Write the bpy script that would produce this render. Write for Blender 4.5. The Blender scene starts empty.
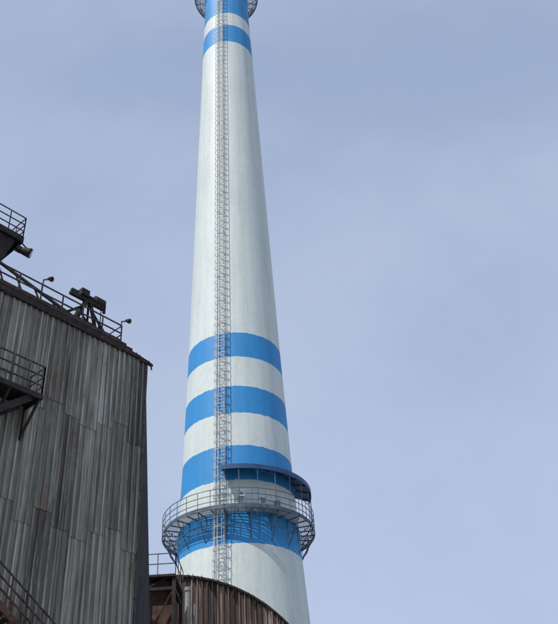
import bpy, math, random
from mathutils import Vector, Matrix
random.seed(7)
sc=bpy.context.scene
sc.view_settings.view_transform='Standard'
sc.view_settings.look='None'
sc.view_settings.exposure=0
R_=math.radians

# ---------------- node helpers ----------------
def newmat(name):
    m=bpy.data.materials.new(name); m.use_nodes=True
    nt=m.node_tree; b=nt.nodes['Principled BSDF']
    return m,nt,b
def N(nt,t,**kw):
    n=nt.nodes.new(t)
    for k,v in kw.items(): setattr(n,k,v)
    return n
def noise(nt,vec,scale,detail=5,rough=.55,stretch=(1,1,1)):
    mp=N(nt,'ShaderNodeMapping'); mp.inputs['Scale'].default_value=stretch
    nt.links.new(vec,mp.inputs['Vector'])
    n=N(nt,'ShaderNodeTexNoise'); n.inputs['Scale'].default_value=scale
    n.inputs['Detail'].default_value=detail; n.inputs['Roughness'].default_value=rough
    nt.links.new(mp.outputs['Vector'],n.inputs['Vector'])
    return n.outputs['Fac']
def ramp(nt,fac,stops,interp='LINEAR'):
    r=N(nt,'ShaderNodeValToRGB'); cr=r.color_ramp; cr.interpolation=interp
    while len(cr.elements)<len(stops): cr.elements.new(0.5)
    for e,(p,c) in zip(cr.elements,stops):
        e.position=p; e.color=(c[0],c[1],c[2],1) if hasattr(c,'__len__') else (c,c,c,1)
    nt.links.new(fac,r.inputs['Fac']); return r.outputs['Color']
def mix(nt,f,a,b,mode='MIX'):
    m=N(nt,'ShaderNodeMix',data_type='RGBA',blend_type=mode)
    if isinstance(f,(int,float)): m.inputs['Factor'].default_value=f
    else: nt.links.new(f,m.inputs['Factor'])
    for s,v in ((6,a),(7,b)):
        if isinstance(v,tuple): m.inputs[s].default_value=(*v,1)
        else: nt.links.new(v,m.inputs[s])
    return m.outputs[2]
def math_(nt,op,a,b):
    m=N(nt,'ShaderNodeMath',operation=op)
    for s,v in ((0,a),(1,b)):
        if isinstance(v,(int,float)): m.inputs[s].default_value=v
        else: nt.links.new(v,m.inputs[s])
    return m.outputs[0]
def coord(nt): return N(nt,'ShaderNodeTexCoord').outputs['Object']

def simple(name,c1,c2,scale=3,rough=.7,metal=0,stretch=(1,1,1)):
    m,nt,b=newmat(name); co=coord(nt)
    f=noise(nt,co,scale,6,.6,stretch)
    nt.links.new(ramp(nt,f,[(.35,c1),(.68,c2)]),b.inputs['Base Color'])
    b.inputs['Roughness'].default_value=rough; b.inputs['Metallic'].default_value=metal
    return m

M_steel=simple('galvanised_steel',(.20,.22,.21),(.34,.36,.35),2,.55,.3)
M_ladder=simple('pale_ladder_paint',(.36,.39,.40),(.56,.58,.58),2,.5,.1)
M_bsteel=simple('blue_grey_steel',(.045,.075,.11),(.12,.16,.21),2,.6,.2)
M_dark=simple('dark_rusted_steel',(.014,.012,.012),(.045,.034,.03),3,.8,.2)
M_rail=simple('weathered_rail_steel',(.04,.035,.035),(.13,.11,.10),4,.75,.3)
M_rust=simple('rusty_steel',(.035,.018,.014),(.13,.06,.042),3,.85)
M_canopy=simple('blue_canopy_sheet',(.012,.06,.15),(.02,.085,.20),1.5,.5)
M_cab=simple('grey_cabinet_paint',(.16,.21,.25),(.30,.35,.39),3,.5)
M_cabw=simple('white_cabinet_paint',(.45,.50,.52),(.62,.66,.67),3,.5)
M_glass=simple('dark_lens',(.02,.02,.025),(.04,.04,.05),3,.2)
M_conc=simple('yard_concrete',(.16,.155,.145),(.30,.29,.27),.35,.9)
M_roof=simple('roof_bitumen',(.04,.038,.036),(.09,.085,.08),.6,.9)

def corr_mat(name,dark,mid,light,rustc,rust_amt,streak=.75):
    m,nt,b=newmat(name); co=coord(nt)
    at=N(nt,'ShaderNodeAttribute',attribute_name='tone')
    f=noise(nt,co,2.6,8,.72,(1,1,.05))
    f2=math_(nt,'ADD',math_(nt,'MULTIPLY',f,.66),math_(nt,'MULTIPLY',at.outputs['Fac'],.38))
    base=ramp(nt,f2,[(.36,dark),(.47,mid),(.56,mid),(.70,light)])
    s1=noise(nt,co,5,7,.8,(1,1,.035))
    base=mix(nt,ramp(nt,s1,[(.53,0),(.64,streak)]),base,light)
    g=noise(nt,co,.8,9,.78,(1,1,.22))
    r=ramp(nt,g,[(rust_amt,0),(rust_amt+.10,1)])
    base=mix(nt,math_(nt,'MULTIPLY',r,.8),base,rustc)
    g4=noise(nt,co,7,7,.8,(1,1,.07))
    base=mix(nt,ramp(nt,g4,[(.58,0),(.66,.7)]),base,rustc)
    g2=noise(nt,co,10,6,.75,(1,1,.04))
    base=mix(nt,.65,base,ramp(nt,g2,[(.37,.2),(.53,1.0)]),'MULTIPLY')
    g3=noise(nt,co,.35,5,.6,(1,1,.5))
    base=mix(nt,.6,base,ramp(nt,g3,[(.35,(.66,.62,.57)),(.62,(1,1,1))]),'MULTIPLY')
    nt.links.new(base,b.inputs['Base Color'])
    b.inputs['Roughness'].default_value=.68; b.inputs['Metallic'].default_value=.1
    bp=N(nt,'ShaderNodeBump'); bp.inputs['Strength'].default_value=.5; bp.inputs['Distance'].default_value=.05
    nt.links.new(noise(nt,co,3,6,.6,(1,1,.4)),bp.inputs['Height'])
    nt.links.new(bp.outputs['Normal'],b.inputs['Normal'])
    return m
M_corr=corr_mat('weathered_corrugated_sheet',(.07,.066,.055),(.215,.21,.175),(.46,.46,.40),(.16,.095,.06),.55)
M_rcorr=corr_mat('rusted_corrugated_sheet',(.022,.013,.012),(.07,.036,.030),(.30,.23,.20),(.05,.022,.016),.50,.55)
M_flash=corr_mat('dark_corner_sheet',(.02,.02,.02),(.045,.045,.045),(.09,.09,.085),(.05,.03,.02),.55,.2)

# ---------------- mesh builder ----------------
class B:
    def __init__(s): s.v=[];s.f=[];s.m=[];s.t=[]
    def box8(s,p,mi=0,tone=.5):
        o=len(s.v); s.v+=[tuple(q) for q in p]
        for f in ((0,3,2,1),(4,5,6,7),(0,1,5,4),(1,2,6,5),(2,3,7,6),(3,0,4,7)):
            s.f.append(tuple(o+i for i in f)); s.m.append(mi); s.t.append(tone)
    def beam(s,a,b,w,h=None,mi=0,up=(0,0,1)):
        h=h or w; a=Vector(a);b=Vector(b);d=(b-a).normalized();up=Vector(up)
        if abs(d.dot(up))>.98: up=Vector((1,0,0)) if abs(d.x)<.9 else Vector((0,1,0))
        x=d.cross(up).normalized(); y=x.cross(d).normalized()
        p=[]
        for c in (a,b):
            for i,j in ((-1,-1),(1,-1),(1,1),(-1,1)): p.append(c+x*(i*w/2)+y*(j*h/2))
        s.box8(p,mi)
    def tube(s,a,b,r,n=8,mi=0,r2=None):
        r2=r if r2 is None else r2
        a=Vector(a);b=Vector(b);d=(b-a).normalized();up=Vector((0,0,1))
        if abs(d.dot(up))>.98: up=Vector((1,0,0))
        x=d.cross(up).normalized(); y=x.cross(d).normalized(); o=len(s.v)
        for c,rr in ((a,r),(b,r2)):
            for i in range(n):
                t=2*math.pi*i/n; s.v.append(tuple(c+x*(rr*math.cos(t))+y*(rr*math.sin(t))))
        for i in range(n):
            s.f.append((o+i,o+(i+1)%n,o+n+(i+1)%n,o+n+i)); s.m.append(mi); s.t.append(.5)
        s.f.append(tuple(o+i for i in range(n))[::-1]); s.m.append(mi); s.t.append(.5)
        s.f.append(tuple(o+n+i for i in range(n))); s.m.append(mi); s.t.append(.5)
    def face(s,pts,mi=0,tone=.5):
        o=len(s.v); s.v+=[tuple(q) for q in pts]; s.f.append(tuple(range(o,o+len(pts)))); s.m.append(mi); s.t.append(tone)
    def make(s,name,mats,parent=None,smooth=False,loc=None):
        me=bpy.data.meshes.new(name); me.from_pydata(s.v,[],s.f)
        for m in mats: me.materials.append(m)
        for p,mi in zip(me.polygons,s.m): p.material_index=mi; p.use_smooth=smooth
        at=me.attributes.new('tone','FLOAT','FACE')
        for i,t in enumerate(s.t): at.data[i].value=t
        me.update(); ob=bpy.data.objects.new(name,me); sc.collection.objects.link(ob)
        if parent: ob.parent=parent
        return ob
def empty(name):
    e=bpy.data.objects.new(name,None); sc.collection.objects.link(e); e.empty_display_size=1; return e

# ---------------- ground ----------------
b=B(); b.face([(-3000,-3000,0),(3000,-3000,0),(3000,3000,0),(-3000,3000,0)]); b.make('ground',[M_conc])

# ================= CHIMNEY =================
AX=Vector((-4.676,69.84,0)); TH0=math.atan2(-.9978,.0668)
prof=[(0,7.0),(16,5.95),(28,5.32),(36.5,4.93),(49.6,4.50),(75,3.84),(105.4,3.04),(116,2.80)]
def Rz(z):
    for (z0,r0),(z1,r1) in zip(prof,prof[1:]):
        if z<=z1: return r0+(r1-r0)*(z-z0)/(z1-z0)
    return prof[-1][1]
def P(phi,r,z):
    t=TH0+R_(phi); return Vector((AX.x+r*math.cos(t),AX.y+r*math.sin(t),z))
chim=empty('striped_industrial_chimney')
m,nt,bs=newmat('chimney_painted_concrete'); co=coord(nt)
sx=N(nt,'ShaderNodeSeparateXYZ'); nt.links.new(co,sx.inputs[0])
zz=math_(nt,'ADD',sx.outputs['Z'],math_(nt,'MULTIPLY',math_(nt,'SUBTRACT',noise(nt,co,2.2,4,.6),.5),.26))
zn=math_(nt,'DIVIDE',zz,120.0)
W=(.63,.695,.675); BL=(.022,.26,.60)
bands=[(27.2,30.4),(33.0,36.15),(39.5,42.4),(45.8,48.55),(95.8,99.4),(102.5,112)]
st=[(0,W)]
for a,c in bands: st+= [(a/120,BL),(c/120,W)]
col=ramp(nt,zn,st,'CONSTANT')
st1=noise(nt,co,1.3,7,.65,(1,1,.045))
col=mix(nt,.65,col,ramp(nt,st1,[(.30,(.78,.77,.74)),(.60,(1,1,1))]),'MULTIPLY')
st2=noise(nt,co,.22,6,.6,(1,1,.6))
col=mix(nt,.65,col,ramp(nt,st2,[(.30,(.84,.85,.84)),(.65,(1,1,1))]),'MULTIPLY')
st3=noise(nt,co,3.5,8,.7,(1,1,.5))
col=mix(nt,.4,col,ramp(nt,st3,[(.36,(.82,.81,.79)),(.55,(1,1,1))]),'MULTIPLY')
fr=math_(nt,'FRACT',math_(nt,'DIVIDE',sx.outputs['Z'],1.25),0)
jl=ramp(nt,fr,[(0,(.85,.85,.85)),(.04,(1,1,1))])
col=mix(nt,.6,col,jl,'MULTIPLY')
nt.links.new(col,bs.inputs['Base Color']); bs.inputs['Roughness'].default_value=.6
bp=N(nt,'ShaderNodeBump'); bp.inputs['Strength'].default_value=.25; bp.inputs['Distance'].default_value=.04
nt.links.new(noise(nt,co,1.4,6,.6,(1,1,.25)),bp.inputs['Height']); nt.links.new(bp.outputs['Normal'],bs.inputs['Normal'])
M_ch=m
b=B(); NS=128; ZC=116
zs=sorted(set([0,16,28,36.5,49.6,60,75,90,105.4,ZC]))
for z in zs:
    for i in range(NS): b.v.append(tuple(P(360*i/NS,Rz(z),z)))
for k in range(len(zs)-1):
    for i in range(NS):
        j=(i+1)%NS; b.f.append((k*NS+i,k*NS+j,(k+1)*NS+j,(k+1)*NS+i)); b.m.append(0); b.t.append(.5)
o=len(b.v)
for z,dr in ((ZC,.35),(104,.35)):
    for i in range(NS): b.v.append(tuple(P(360*i/NS,Rz(z)-dr,z)))
kt=(len(zs)-1)*NS
for i in range(NS):
    j=(i+1)%NS
    b.f.append((kt+i,kt+j,o+j,o+i)); b.m.append(0); b.t.append(.5)
    b.f.append((o+i,o+j,o+NS+j,o+NS+i)); b.m.append(1); b.t.append(.5)
b.make('shaft',[M_ch,M_dark],chim,True)

# ladder with safety cage
b=B(); PH=-15.5; hw=.30
def lad(z,off,side):
    t=TH0+R_(PH); c=P(PH,Rz(z)+off,z); tx=Vector((-math.sin(t),math.cos(t),0))
    return c+tx*side
z=2.0
while z<115:
    z2=min(z+3,115)
    for s in (-hw,hw): b.beam(lad(z,.22,s),lad(z2,.22,s),.06,.06)
    for s,o2 in ((-.48,.55),(-.30,.86),(.30,.86),(.48,.55),(0,.97)):
        b.beam(lad(z,o2,s),lad(z2,o2,s),.035,.03)
    for s in (-hw,hw): b.beam(lad(z,-.05,s),lad(z,.22,s),.07)
    z=z2
z=2.0
while z<114.8:
    b.beam(lad(z,.22,-hw),lad(z,.22,hw),.035); z+=.35
z=4.0
while z<114.8:
    pts=[(-hw,.22),(-.48,.40),(-.48,.62),(-.30,.86),(0,.97),(.30,.86),(.48,.62),(.48,.40),(hw,.22)]
    for (s1,o1),(s2,o2) in zip(pts,pts[1:]): b.beam(lad(z,o1,s1),lad(z,o2,s2),.035,.06)
    z+=.9+random.uniform(-.06,.06)
b.make('caged_ladder',[M_ladder],chim)

def ringbar(b,R,z,w,h,a0=0,a1=360,n=72,mi=0):
    for i in range(n):
        b.beam(P(a0+(a1-a0)*i/n,R,z),P(a0+(a1-a0)*(i+1)/n,R,z),w,h,mi)
def gallery(b,zf,Ro,nb,railh,drop,lower):
    Ri=Rz(zf)+.06
    r=Ri
    while r<Ro-.08:
        ringbar(b,r,zf+.03,.05,.03); r+=.14
    for i in range(nb*2):
        a=360*i/(nb*2); b.beam(P(a,Ri-.1,zf-.05),P(a,Ro,zf-.05),.05,.09)
    ringbar(b,Ro,zf,.05,.18)
    for i in range(nb):
        a=360*(i+.5)/nb
        b.beam(P(a,Rz(zf-drop)-.05,zf-drop),P(a,Ro-.05,zf-.12),.06,.06)
        b.beam(P(a,Rz(zf)+.05,zf-drop),P(a,Rz(zf)+.05,zf-.1),.05,.05)
        if lower:
            m1=P(a,(Rz(zf)+Ro)/2+.02,zf-drop*.52); b.beam(m1,P(a,Ri+(Ro-Ri)*.5,zf-.1),.045)
            b.beam(m1,P(a,Ri,zf-drop*.5),.045)
    ringbar(b,(Ri+Ro)/2,zf-drop*.5-.05,.04,.05)
    for i in range(nb*2):
        a=360*i/(nb*2); b.beam(P(a,Ro,zf),P(a,Ro,zf+railh),.05)
    for k in (1,.68,.36): ringbar(b,Ro,zf+railh*k,.045,.045)
    ringbar(b,Ro-.035,zf+.18,.015,.16)
b=B(); gallery(b,30.25,6.55,18,1.6,2.3,True); b.make('lower_gallery',[M_bsteel],chim)
b=B(); gallery(b,110.8,4.5,14,1.4,1.9,False); b.make('upper_gallery',[M_bsteel],chim)

# canopy over the gallery
b=B(); a0,a1,n=-14,100,40; zc=34.3
def cz(a,r): return zc-.35*(r-4.9)/1.6
for i in range(n):
    x=a0+(a1-a0)*i/n; y=a0+(a1-a0)*(i+1)/n
    ri,ro=Rz(zc)+.02,6.45
    p=[P(x,ri,cz(x,ri)-.05),P(x,ro,cz(x,ro)-.05),P(y,ro,cz(y,ro)-.05),P(y,ri,cz(y,ri)-.05),
       P(x,ri,cz(x,ri)),P(x,ro,cz(x,ro)),P(y,ro,cz(y,ro)),P(y,ri,cz(y,ri))]
    b.box8(p)
ringbar(b,6.47,cz(0,6.47)-.14,.04,.42,a0,a1,n)
for i in range(9):
    a=a0+1+(a1-a0-2)*i/8
    b.beam(P(a,Rz(zc),cz(a,4.9)-.12),P(a,6.42,cz(a,6.42)-.12),.07,.09,1)
    b.beam(P(a,6.4,30.4),P(a,6.4,cz(a,6.4)-.1),.06,.06,1)
b.make('canopy',[M_canopy,M_bsteel],chim)
# equipment cabinets standing on the gallery
b=B()
for a,w,h,zoff,mm in ((3,.5,.45,1.0,2),(20,.5,.5,.4,0),(34,.4,.5,.4,0)):
    t=TH0+R_(a); tx=Vector((-math.sin(t),math.cos(t),0)); c=P(a,5.75,30.4+zoff); rr=(P(a,1,0)-P(a,0,0))
    b.beam(c,c+Vector((0,0,h)),w,.35,mm,up=rr)
    b.beam(P(a,5.75,30.35),c,.08,.08,1)
    b.beam(c+rr*.185+Vector((0,0,h*.25)),c+rr*.185+Vector((0,0,h*.8)),w*.6,.012,1,up=rr)
    b.beam(c+Vector((0,0,h+.02))-tx*(w*.55),c+Vector((0,0,h+.02))+tx*(w*.55),.42,.04,mm)
b.make('equipment_cabinets',[M_cab,M_bsteel,M_cabw],chim)
b=B()
for z0 in range(3,108,6):
    b.beam(P(-21,Rz(z0)+.05,z0),P(-21,Rz(min(z0+6,110))+.05,min(z0+6,110)),.04,.04)
b.make('conduit',[M_ladder],chim)

# ================= CORRUGATED PLANT BUILDING =================
C=Vector((-6.63,34.35,0)); U=Vector((-.644,-.765,0)).normalized(); Nn=Vector((.765,-.644,0)).normalized()
def Wp(s,off,z): return C+U*s+Nn*off+Vector((0,0,z))
def corrugated(b,org,u,n,L,ztop,rows,pitch,dep,ribs=3,mi=0,jit=.06,rot=.02,wob=0,tv=.2):
    ncol=int(L/(pitch*ribs))
    for c in range(ncol):
        base=c*pitch*ribs; jt=random.random(); sh=random.uniform(-wob,wob)
        for k in range(len(rows)-1):
            zb,zt=rows[k],rows[k+1]
            last=(k==len(rows)-2)
            tone=max(0,min(1,random.gauss(.5,.10)+(jt-.5)*.4))
            jb=0 if k==0 else random.uniform(-jit,jit)+sh
            ob=.02+random.uniform(0,rot); prof_=[]
            for r in range(ribs):
                for fx,fo in ((0,0),(.50,0),(.60,dep),(.88,dep)): prof_.append((base+(r+fx)*pitch,fo))
            prof_.append((base+ribs*pitch,0))
            o=len(b.v)
            for x,o2 in prof_:
                t_=ztop(x) if last else zt+abs(wob)+.15
                lo=org+u*x+n*(o2+ob)+Vector((0,0,zb+jb)); hi=org+u*x+n*o2+Vector((0,0,max(t_,zb+.2)))
                b.v+=[tuple(lo),tuple(hi)]
            for i in range(len(prof_)-1):
                b.f.append((o+2*i,o+2*i+2,o+2*i+3,o+2*i+1)); b.m.append(mi)
                b.t.append(max(0,min(1,tone+(.24 if (i%4)==2 else 0)+random.uniform(-tv,tv))))
ZT=24.9
plant=empty('corrugated_plant_building')
b=B()
corrugated(b,C.copy(),U,Nn,30,lambda x:ZT,[0,5.2,10.6,15.6,20.6,ZT],.29,.06,3,0,.08,.015,.5)
b.make('corrugated_facade',[M_corr],plant)
b=B()
corrugated(b,C+Vector((0,0,0)),-Nn,-U,14,lambda x:ZT-.02,[0,6,12,18,ZT],.4,.05)
corrugated(b,C-Nn*14,U,-Nn,30,lambda x:ZT-.02,[0,6,12,18,ZT],.4,.05)
corrugated(b,C+U*30,-Nn,U,14,lambda x:ZT-.02,[0,6,12,18,ZT],.4,.05)
b.make('rear_walls',[M_corr],plant)
b=B()
p=[Wp(-.0,-.05,ZT-.3),Wp(30,-.05,ZT-.3),Wp(30,-14,ZT-.3),Wp(0,-14,ZT-.3),Wp(0,-.05,ZT+.02),Wp(30,-.05,ZT+.02),Wp(30,-14,ZT+.02),Wp(0,-14,ZT+.02)]
b.box8(p); b.make('roof',[M_roof],plant)
b=B()
b.beam(Wp(-.12,.06,ZT+.00),Wp(30,.06,ZT+.00),.20,.10,0)
b.beam(Wp(.9,-.02,ZT+.22),Wp(30,-.02,ZT+.22),.12,.34,0)
b.beam(Wp(1.3,-.12,ZT+.44),Wp(30,-.12,ZT+.44),.36,.10,1)
b.beam(Wp(-.32,.10,ZT-.10),Wp(.25,.02,ZT+.08),.14,.10,0)
b.beam(Wp(-.25,.12,ZT-.35),Wp(-.22,.12,ZT+.02),.07,.07,1)
for i in range(60):
    s=random.uniform(-.2,12); l=random.uniform(.15,.5)
    b.beam(Wp(s,.13,ZT+random.uniform(-.08,.16)),Wp(s+l,.14,ZT+random.uniform(-.08,.14)),.03,random.uniform(.05,.16),random.choice((0,0,1)))
b.make('eaves_flashing',[M_dark,M_rust],plant)
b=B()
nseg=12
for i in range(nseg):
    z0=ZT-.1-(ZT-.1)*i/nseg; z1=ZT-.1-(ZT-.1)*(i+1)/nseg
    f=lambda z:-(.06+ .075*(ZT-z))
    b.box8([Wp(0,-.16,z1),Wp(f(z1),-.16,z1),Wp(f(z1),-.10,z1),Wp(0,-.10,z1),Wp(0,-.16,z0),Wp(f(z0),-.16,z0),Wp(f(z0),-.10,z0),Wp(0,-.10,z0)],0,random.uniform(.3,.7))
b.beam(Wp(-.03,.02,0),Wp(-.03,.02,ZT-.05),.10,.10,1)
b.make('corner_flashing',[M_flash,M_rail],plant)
# roof railing
b=B(); rb=ZT+.48; off=-.15
s=1.5
while s<14:
    b.beam(Wp(s,off,rb-.02),Wp(s,off,rb+1.08+random.uniform(-.02,.03)),.06,.06); s+=1.15
for k in (1.08,.62,.22): b.beam(Wp(1.5,off,rb+k),Wp(14,off,rb+k),.055,.055)
b.beam(Wp(1.5,off,rb+1.08),Wp(1.5,-3,rb+1.08),.045); b.beam(Wp(1.5,off,rb+.55),Wp(1.5,-3,rb+.55),.045)
for q in (-1.2,-2.1,-3): b.beam(Wp(1.5,q,rb-.4),Wp(1.5,q,rb+1.08),.05)
b.beam(Wp(8.6,-.5,rb+1.5),Wp(3.9,-.5,rb+.45),.10,.12); b.beam(Wp(9,-.55,rb+.35),Wp(3.9,-.55,rb+.10),.11,.16)
for i in range(5):
    s=8.3-i; b.beam(Wp(s,-.5,rb+1.42-i*.22),Wp(s-.6,-.55,rb+.25-i*.04),.06)
b.make('roof_railing',[M_rail],plant)
# small roof lamps on the railing
b=B()
for s,h in ((1.55,1.3),(6.1,1.35)):
    b.beam(Wp(s,off+.02,rb+.9),Wp(s,off+.02,rb+h),.05)
    b.beam(Wp(s,off+.02,rb+h),Wp(s-.12,off+.25,rb+h-.04),.05)
    b.tube(Wp(s-.12,off+.22,rb+h+.02),Wp(s-.18,off+.42,rb+h-.10),.07,10,0,.13)
b.make('roof_lamps',[M_dark],plant)
# roof hoist
b=B(); so=.5; hk=1.25
def H(s,o,h): return Wp(so+s,o,rb+h*hk)
b.beam(H(2.2,-.35,-.3),H(2.8,-.35,1.3),.13,.13); b.beam(H(3.7,-.35,-.3),H(3.05,-.35,1.3),.13,.13)
b.beam(H(2.2,-1.3,-.3),H(2.8,-.5,1.3),.11,.11); b.beam(H(3.7,-1.3,-.3),H(3.05,-.5,1.3),.11,.11)
b.beam(H(2.45,-.35,.35),H(3.45,-.35,.35),.09); b.beam(H(2.3,-.35,-.1),H(3.35,-.35,.7),.07)
b.beam(H(4.8,-.35,-.2),H(3.0,-.35,1.15),.11)
b.beam(H(1.3,-.35,-.2),H(2.75,-.35,1.0),.09)
b.beam(H(2.05,-.35,1.32),H(4.0,-.35,1.32),.17,.16)
b.tube(H(2.05,-.35,1.55),H(2.6,-.35,1.55),.22,12)
b.tube(H(2.65,-.35,1.5),H(2.95,-.35,1.5),.13,12)
b.beam(H(3.0,-.35,1.58),H(3.45,-.35,1.58),.34,.36)
b.beam(H(3.55,-.35,1.45),H(3.95,-.35,1.45),.16,.2)
b.beam(H(1.98,-.35,1.15),H(1.98,-.35,1.6),.12)
b.tube(H(2.15,-.35,1.3),H(2.15,-.35,.5),.025,6); b.beam(H(2.15,-.35,.5),H(2.15,-.35,.36),.14)
b.make('roof_hoist',[M_dark],plant)

def railing(b,pts,h,mi=0,step=1.0,w=.045,ks=(1,.66,.33)):
    for p,q in zip(pts,pts[1:]):
        p=Vector(p);q=Vector(q); L=(q-p).length; n=max(1,round(L/step))
        for i in range(n+1):
            c=p.lerp(q,i/n); b.beam(c,c+Vector((0,0,h)),w,w,mi)
        for k in ks: b.beam(p+Vector((0,0,h*k)),q+Vector((0,0,h*k)),w,w,mi)
b=B(); zf=19.9
b.box8([Wp(6.2,.1,zf-.08),Wp(12,.1,zf-.08),Wp(12,1.2,zf-.08),Wp(6.2,1.2,zf-.08),Wp(6.2,.1,zf),Wp(12,.1,zf),Wp(12,1.2,zf),Wp(6.2,1.2,zf)],1)
b.beam(Wp(6.2,1.22,zf-.08),Wp(12,1.22,zf-.08),.08,.22,1); b.beam(Wp(6.18,.1,zf-.08),Wp(6.18,1.25,zf-.08),.08,.2,1)
railing(b,[Wp(6.2,.15,zf),Wp(6.2,1.2,zf),Wp(12,1.2,zf)],1.35,0,.75,.055)
for s in (6.25,7.6,9,10.4,11.8):
    b.beam(Wp(s,.1,zf-1.5),Wp(s,1.15,zf-.18),.09,.09,1); b.beam(Wp(s,.1,zf-.2),Wp(s,1.15,zf-.2),.08,.1,1); b.beam(Wp(s,.14,zf-1.6),Wp(s,.14,zf-.1),.08,.08,1)
for o in (.25,1.1): b.beam(Wp(6.6,o,zf-.2),Wp(11.2,o,zf-3.9),.07,.28,1)
for i in range(18):
    s=6.8+i*.25; z=zf-.32-i*.205; b.beam(Wp(s,.25,z),Wp(s,1.1,z),.24,.04,1)
b.make('facade_balcony',[M_rail,M_dark],plant)
b=B()
zl=11.75
b.box8([Wp(7,.1,zl-.08),Wp(13,.1,zl-.08),Wp(13,1.2,zl-.08),Wp(7,1.2,zl-.08),Wp(7,.1,zl),Wp(13,.1,zl),Wp(13,1.2,zl),Wp(7,1.2,zl)],1)
railing(b,[Wp(7,1.2,zl),Wp(13,1.2,zl)],1.2,2,.8,.05)
zb=zl-6*.66
railing(b,[Wp(7,1.2,zl),Wp(1.0,1.2,zb)],1.2,2,.8,.05); railing(b,[Wp(7,.2,zl),Wp(1.0,.2,zb)],1.2,2,.8)
for o in (.2,1.2): b.beam(Wp(7,o,zl-.1),Wp(1.0,o,zb-.1),.07,.24,2)
for i in range(24): 
    s=6.9-i*.25; z=zl-.1-i*.165; b.beam(Wp(s,.2,z),Wp(s,1.2,z),.24,.04,1)
b.box8([Wp(-.6,.1,zb-.08),Wp(1,.1,zb-.08),Wp(1,1.2,zb-.08),Wp(-.6,1.2,zb-.08),Wp(-.6,.1,zb),Wp(1,.1,zb),Wp(1,1.2,zb),Wp(-.6,1.2,zb)],1)
for s,z in ((-.5,zb),(1,zb),(7,zl),(12.8,zl)): b.beam(Wp(s,1.1,0),Wp(s,1.1,z),.12,.12,1)
b.make('facade_stair',[M_rail,M_dark,M_rust],plant)

# ================= HOPPER TOWER =================
hop=empty('hopper_tower'); A=Vector((-12.3,30.6,0)); zp=30.2
def Hp(s,o,z): return A+U*s+Nn*o+Vector((0,0,z))
def hbox(b,s0,s1,o0,o1,z0,z1,mi=0,ins=0,sh=0):
    b.box8([Hp(s0+ins+sh,o0+ins,z0),Hp(s1-ins,o0+ins,z0),Hp(s1-ins,o1-ins,z0),Hp(s0+ins+sh,o1-ins,z0),Hp(s0,o0,z1),Hp(s1,o0,z1),Hp(s1,o1,z1),Hp(s0,o1,z1)],mi)
b=B()
hbox(b,0,5,-4,0,zp-.12,zp,0)
b.beam(Hp(-.02,.03,zp-.12),Hp(5,.03,zp-.12),.08,.34,0); b.beam(Hp(-.03,0,zp-.12),Hp(-.03,-4,zp-.12),.08,.34,0)
railing(b,[Hp(5,0,zp),Hp(0,0,zp),Hp(0,-4,zp)],1.3,1,.8)
b.make('platform',[M_dark,M_rail],hop)
b=B(); hbox(b,.25,4.8,-3.6,-.1,zp-3.4,zp-.13,0,.35,.6)
hbox(b,1.5,4,-2.8,-.7,ZT+.03,zp-3.41,1)
for o in (-.5,-3.3):
    for s in (1.6,4.5): b.beam(Hp(s,o,ZT),Hp(s,o,zp-.2),.16,.16,1)
b.beam(Hp(1.6,-.45,ZT+.3),Hp(4.5,-.45,zp-1.5),.10,.10,1)
hbox(b,1.6,4.8,-3.5,-1.4,zp,zp+.9,0)
b.make('hopper',[M_dark,M_rust],hop)
b=B(); b.beam(Hp(.1,.05,zp-.35),Hp(-.25,.05,zp-.55),.05); b.beam(Hp(-.25,.05,zp-.5),Hp(-.25,.05,zp-.8),.05)
c0=Hp(-.05,.0,zp-.80); c1=Hp(-.40,.25,zp-.92)
b.tube(c0,c1,.16,14,0,.26); b.tube(c1,Hp(-.43,.262,zp-.932),.24,14,1); b.beam(Hp(.22,-.05,zp-.74),c0,.26,.24,0)
b.make('floodlight',[M_dark,M_glass],hop)

# ================= RUSTY VAULTED GALLERY =================
vault=empty('rusty_vaulted_conveyor_gallery'); r=9.2; xc,zc2=-7.5,19.2-9.2; y0,y1=48.0,60.0
def vt(x):
    d=x-xc; return zc2+math.sqrt(max(r*r-d*d,.01))
b=B(); corrugated(b,Vector((-8.6,y0,0)),Vector((1,0,0)),Vector((0,-1,0)),9.7,lambda q:vt(-8.6+q),[0,6,11,22],.30,.06,2,0,.1,.04,0,.4)
b.make('corrugated_front',[M_rcorr],vault)
b=B(); xs=[-8.6+9.9*i/24 for i in range(25)]
for a,c in zip(xs,xs[1:]):
    b.box8([(a,y0-.14,vt(a)-.02),(c,y0-.14,vt(c)-.02),(c,y1,vt(c)-.02),(a,y1,vt(a)-.02),(a,y0-.14,vt(a)+.10),(c,y0-.14,vt(c)+.10),(c,y1,vt(c)+.10),(a,y1,vt(a)+.10)])
for i in range(34):
    a=-8.4+i*.28+random.uniform(-.1,.1); 
    b.beam((a,y0-.16,vt(a)+random.uniform(.03,.17)),(a+random.uniform(-.06,.06),y0-.16,vt(a)-random.uniform(.1,.6)),random.uniform(.05,.2),.03)
b.make('vault_roof',[M_dark],vault)
b=B()
b.box8([(1.15,y0+.05,0),(1.25,y0+.05,0),(1.25,y1,0),(1.15,y1,0),(1.15,y0+.05,vt(1.2)-.05),(1.25,y0+.05,vt(1.2)-.05),(1.25,y1,vt(1.2)-.05),(1.15,y1,vt(1.2)-.05)],0)
b.box8([(-8.6,y1-.2,0),(1.2,y1-.2,0),(1.2,y1-.1,0),(-8.6,y1-.1,0),(-8.6,y1-.2,vt(-8.6)-.1),(1.2,y1-.2,vt(1.2)-.1),(1.2,y1-.1,vt(1.2)-.1),(-8.6,y1-.1,vt(-8.6)-.1)],0)
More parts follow.
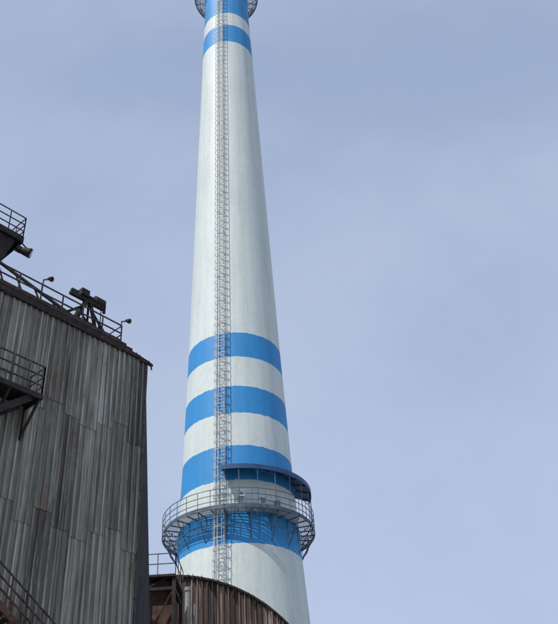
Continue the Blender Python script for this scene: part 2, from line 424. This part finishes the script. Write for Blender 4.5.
b.box8([(-8.7,y0+.05,0),(-8.6,y0+.05,0),(-8.6,y1,0),(-8.7,y1,0),(-8.7,y0+.05,vt(-8.6)-.05),(-8.6,y0+.05,vt(-8.6)-.05),(-8.6,y1,vt(-8.6)-.05),(-8.7,y1,vt(-8.6)-.05)],0)
b.make('side_walls',[M_rust],vault)

# ================= STEEL SERVICE TOWER between buildings =================
tw=empty('steel_service_tower'); b=B(); X0,X1,Y0,Y1=-7.95,-6.35,43.6,46.2; zf=17.7
for x in (X0,X1):
    for y in (Y0,Y1): b.beam((x,y,0),(x,y,zf),.18,.18)
for z in range(2,18,3):
    b.beam((X0,Y0,z),(X1,Y0,z),.12,.16); b.beam((X0,Y0,z),(X1,Y0,min(z+3,zf)),.07)
    b.beam((X1,Y0,z),(X1,Y1,z),.12,.16)
b.box8([(X0-.2,Y0-.2,zf-.12),(X1+.1,Y0-.2,zf-.12),(X1+.1,Y1,zf-.12),(X0-.2,Y1,zf-.12),(X0-.2,Y0-.2,zf),(X1+.1,Y0-.2,zf),(X1+.1,Y1,zf),(X0-.2,Y1,zf)])
b.box8([(X0+.15,Y0+.3,9),(X1-.1,Y0+.3,9),(X1-.1,Y1-.2,9),(X0+.15,Y1-.2,9),(X0+.15,Y0+.3,zf-.2),(X1-.1,Y0+.3,zf-.2),(X1-.1,Y1-.2,zf-.2),(X0+.15,Y1-.2,zf-.2)],1)
b.make('frame',[M_dark,M_rust],tw)
b=B(); railing(b,[(X0-.2,Y1,zf),(X0-.2,Y0-.2,zf),(X1+.1,Y0-.2,zf),(X1+.1,Y1,zf)],1.1,0,.8,.04,(1,.5)); b.make('tower_railing',[M_rail],tw)
b=B(); b.tube((-6.05,46.8,0),(-6.05,46.8,17.9),.15,14); b.tube((-6.05,46.8,17.9),(-6.05,46.8,18.1),.19,14)
for z in range(2,18,4): b.tube((-6.05,46.8,z),(-6.05,46.8,z+.12),.21,14)
b.tube((-5.65,46.9,0),(-5.65,46.9,17.2),.07,10)
b.make('vent_pipes',[M_steel],tw)

# ================= LIGHT, SKY =================
az,el=R_(-136),R_(54)
sd=Vector((math.sin(az)*math.cos(el),math.cos(az)*math.cos(el),math.sin(el)))
L=bpy.data.lights.new('sun','SUN'); L.energy=3.7; L.angle=R_(.5); L.color=(1,.965,.91)
lo=bpy.data.objects.new('sun',L); sc.collection.objects.link(lo); lo.rotation_euler=sd.to_track_quat('Z','Y').to_euler()
w=bpy.data.worlds.new('World'); sc.world=w; w.use_nodes=True; nt=w.node_tree
bg=nt.nodes['Background']; sk=N(nt,'ShaderNodeTexSky',sky_type='NISHITA'); sk.sun_disc=False
sk.sun_elevation=el; sk.sun_rotation=az; sk.air_density=1.0; sk.dust_density=2.0; sk.ozone_density=2.0
bg.inputs['Strength'].default_value=.15
tc=N(nt,'ShaderNodeTexCoord')
mp=N(nt,'ShaderNodeMapping'); mp.inputs['Rotation'].default_value=(.3,.5,.6); mp.inputs['Scale'].default_value=(1,2.0,1); nt.links.new(tc.outputs['Generated'],mp.inputs[0])
nz=N(nt,'ShaderNodeTexNoise'); nz.inputs['Scale'].default_value=2.4; nz.inputs['Detail'].default_value=8; nz.inputs['Roughness'].default_value=.52
nt.links.new(mp.outputs[0],nz.inputs['Vector'])
sz=N(nt,'ShaderNodeSeparateXYZ'); nt.links.new(tc.outputs['Generated'],sz.inputs[0])
hz=ramp(nt,sz.outputs['Z'],[(.0,.98),(.30,.92),(.85,.55),(1,.45)])
base=mix(nt,hz,sk.outputs[0],(3.15,3.80,5.20))
f=ramp(nt,nz.outputs['Fac'],[(.42,0),(.75,.42)])
nt.links.new(mix(nt,f,base,(3.95,4.40,5.35)),bg.inputs['Color'])

# ================= CAMERA =================
cd=bpy.data.cameras.new('cam'); cd.sensor_fit='VERTICAL'; cd.sensor_height=24; cd.lens=850/624*24; cd.clip_end=8000; cd.clip_start=.1
cam=bpy.data.objects.new('camera',cd); sc.collection.objects.link(cam)
cam.matrix_world=Matrix.Translation((0,0,1.6))@Matrix.Rotation(R_(127),4,'X')@Matrix.Rotation(R_(-3.65),4,'Z')
sc.camera=cam
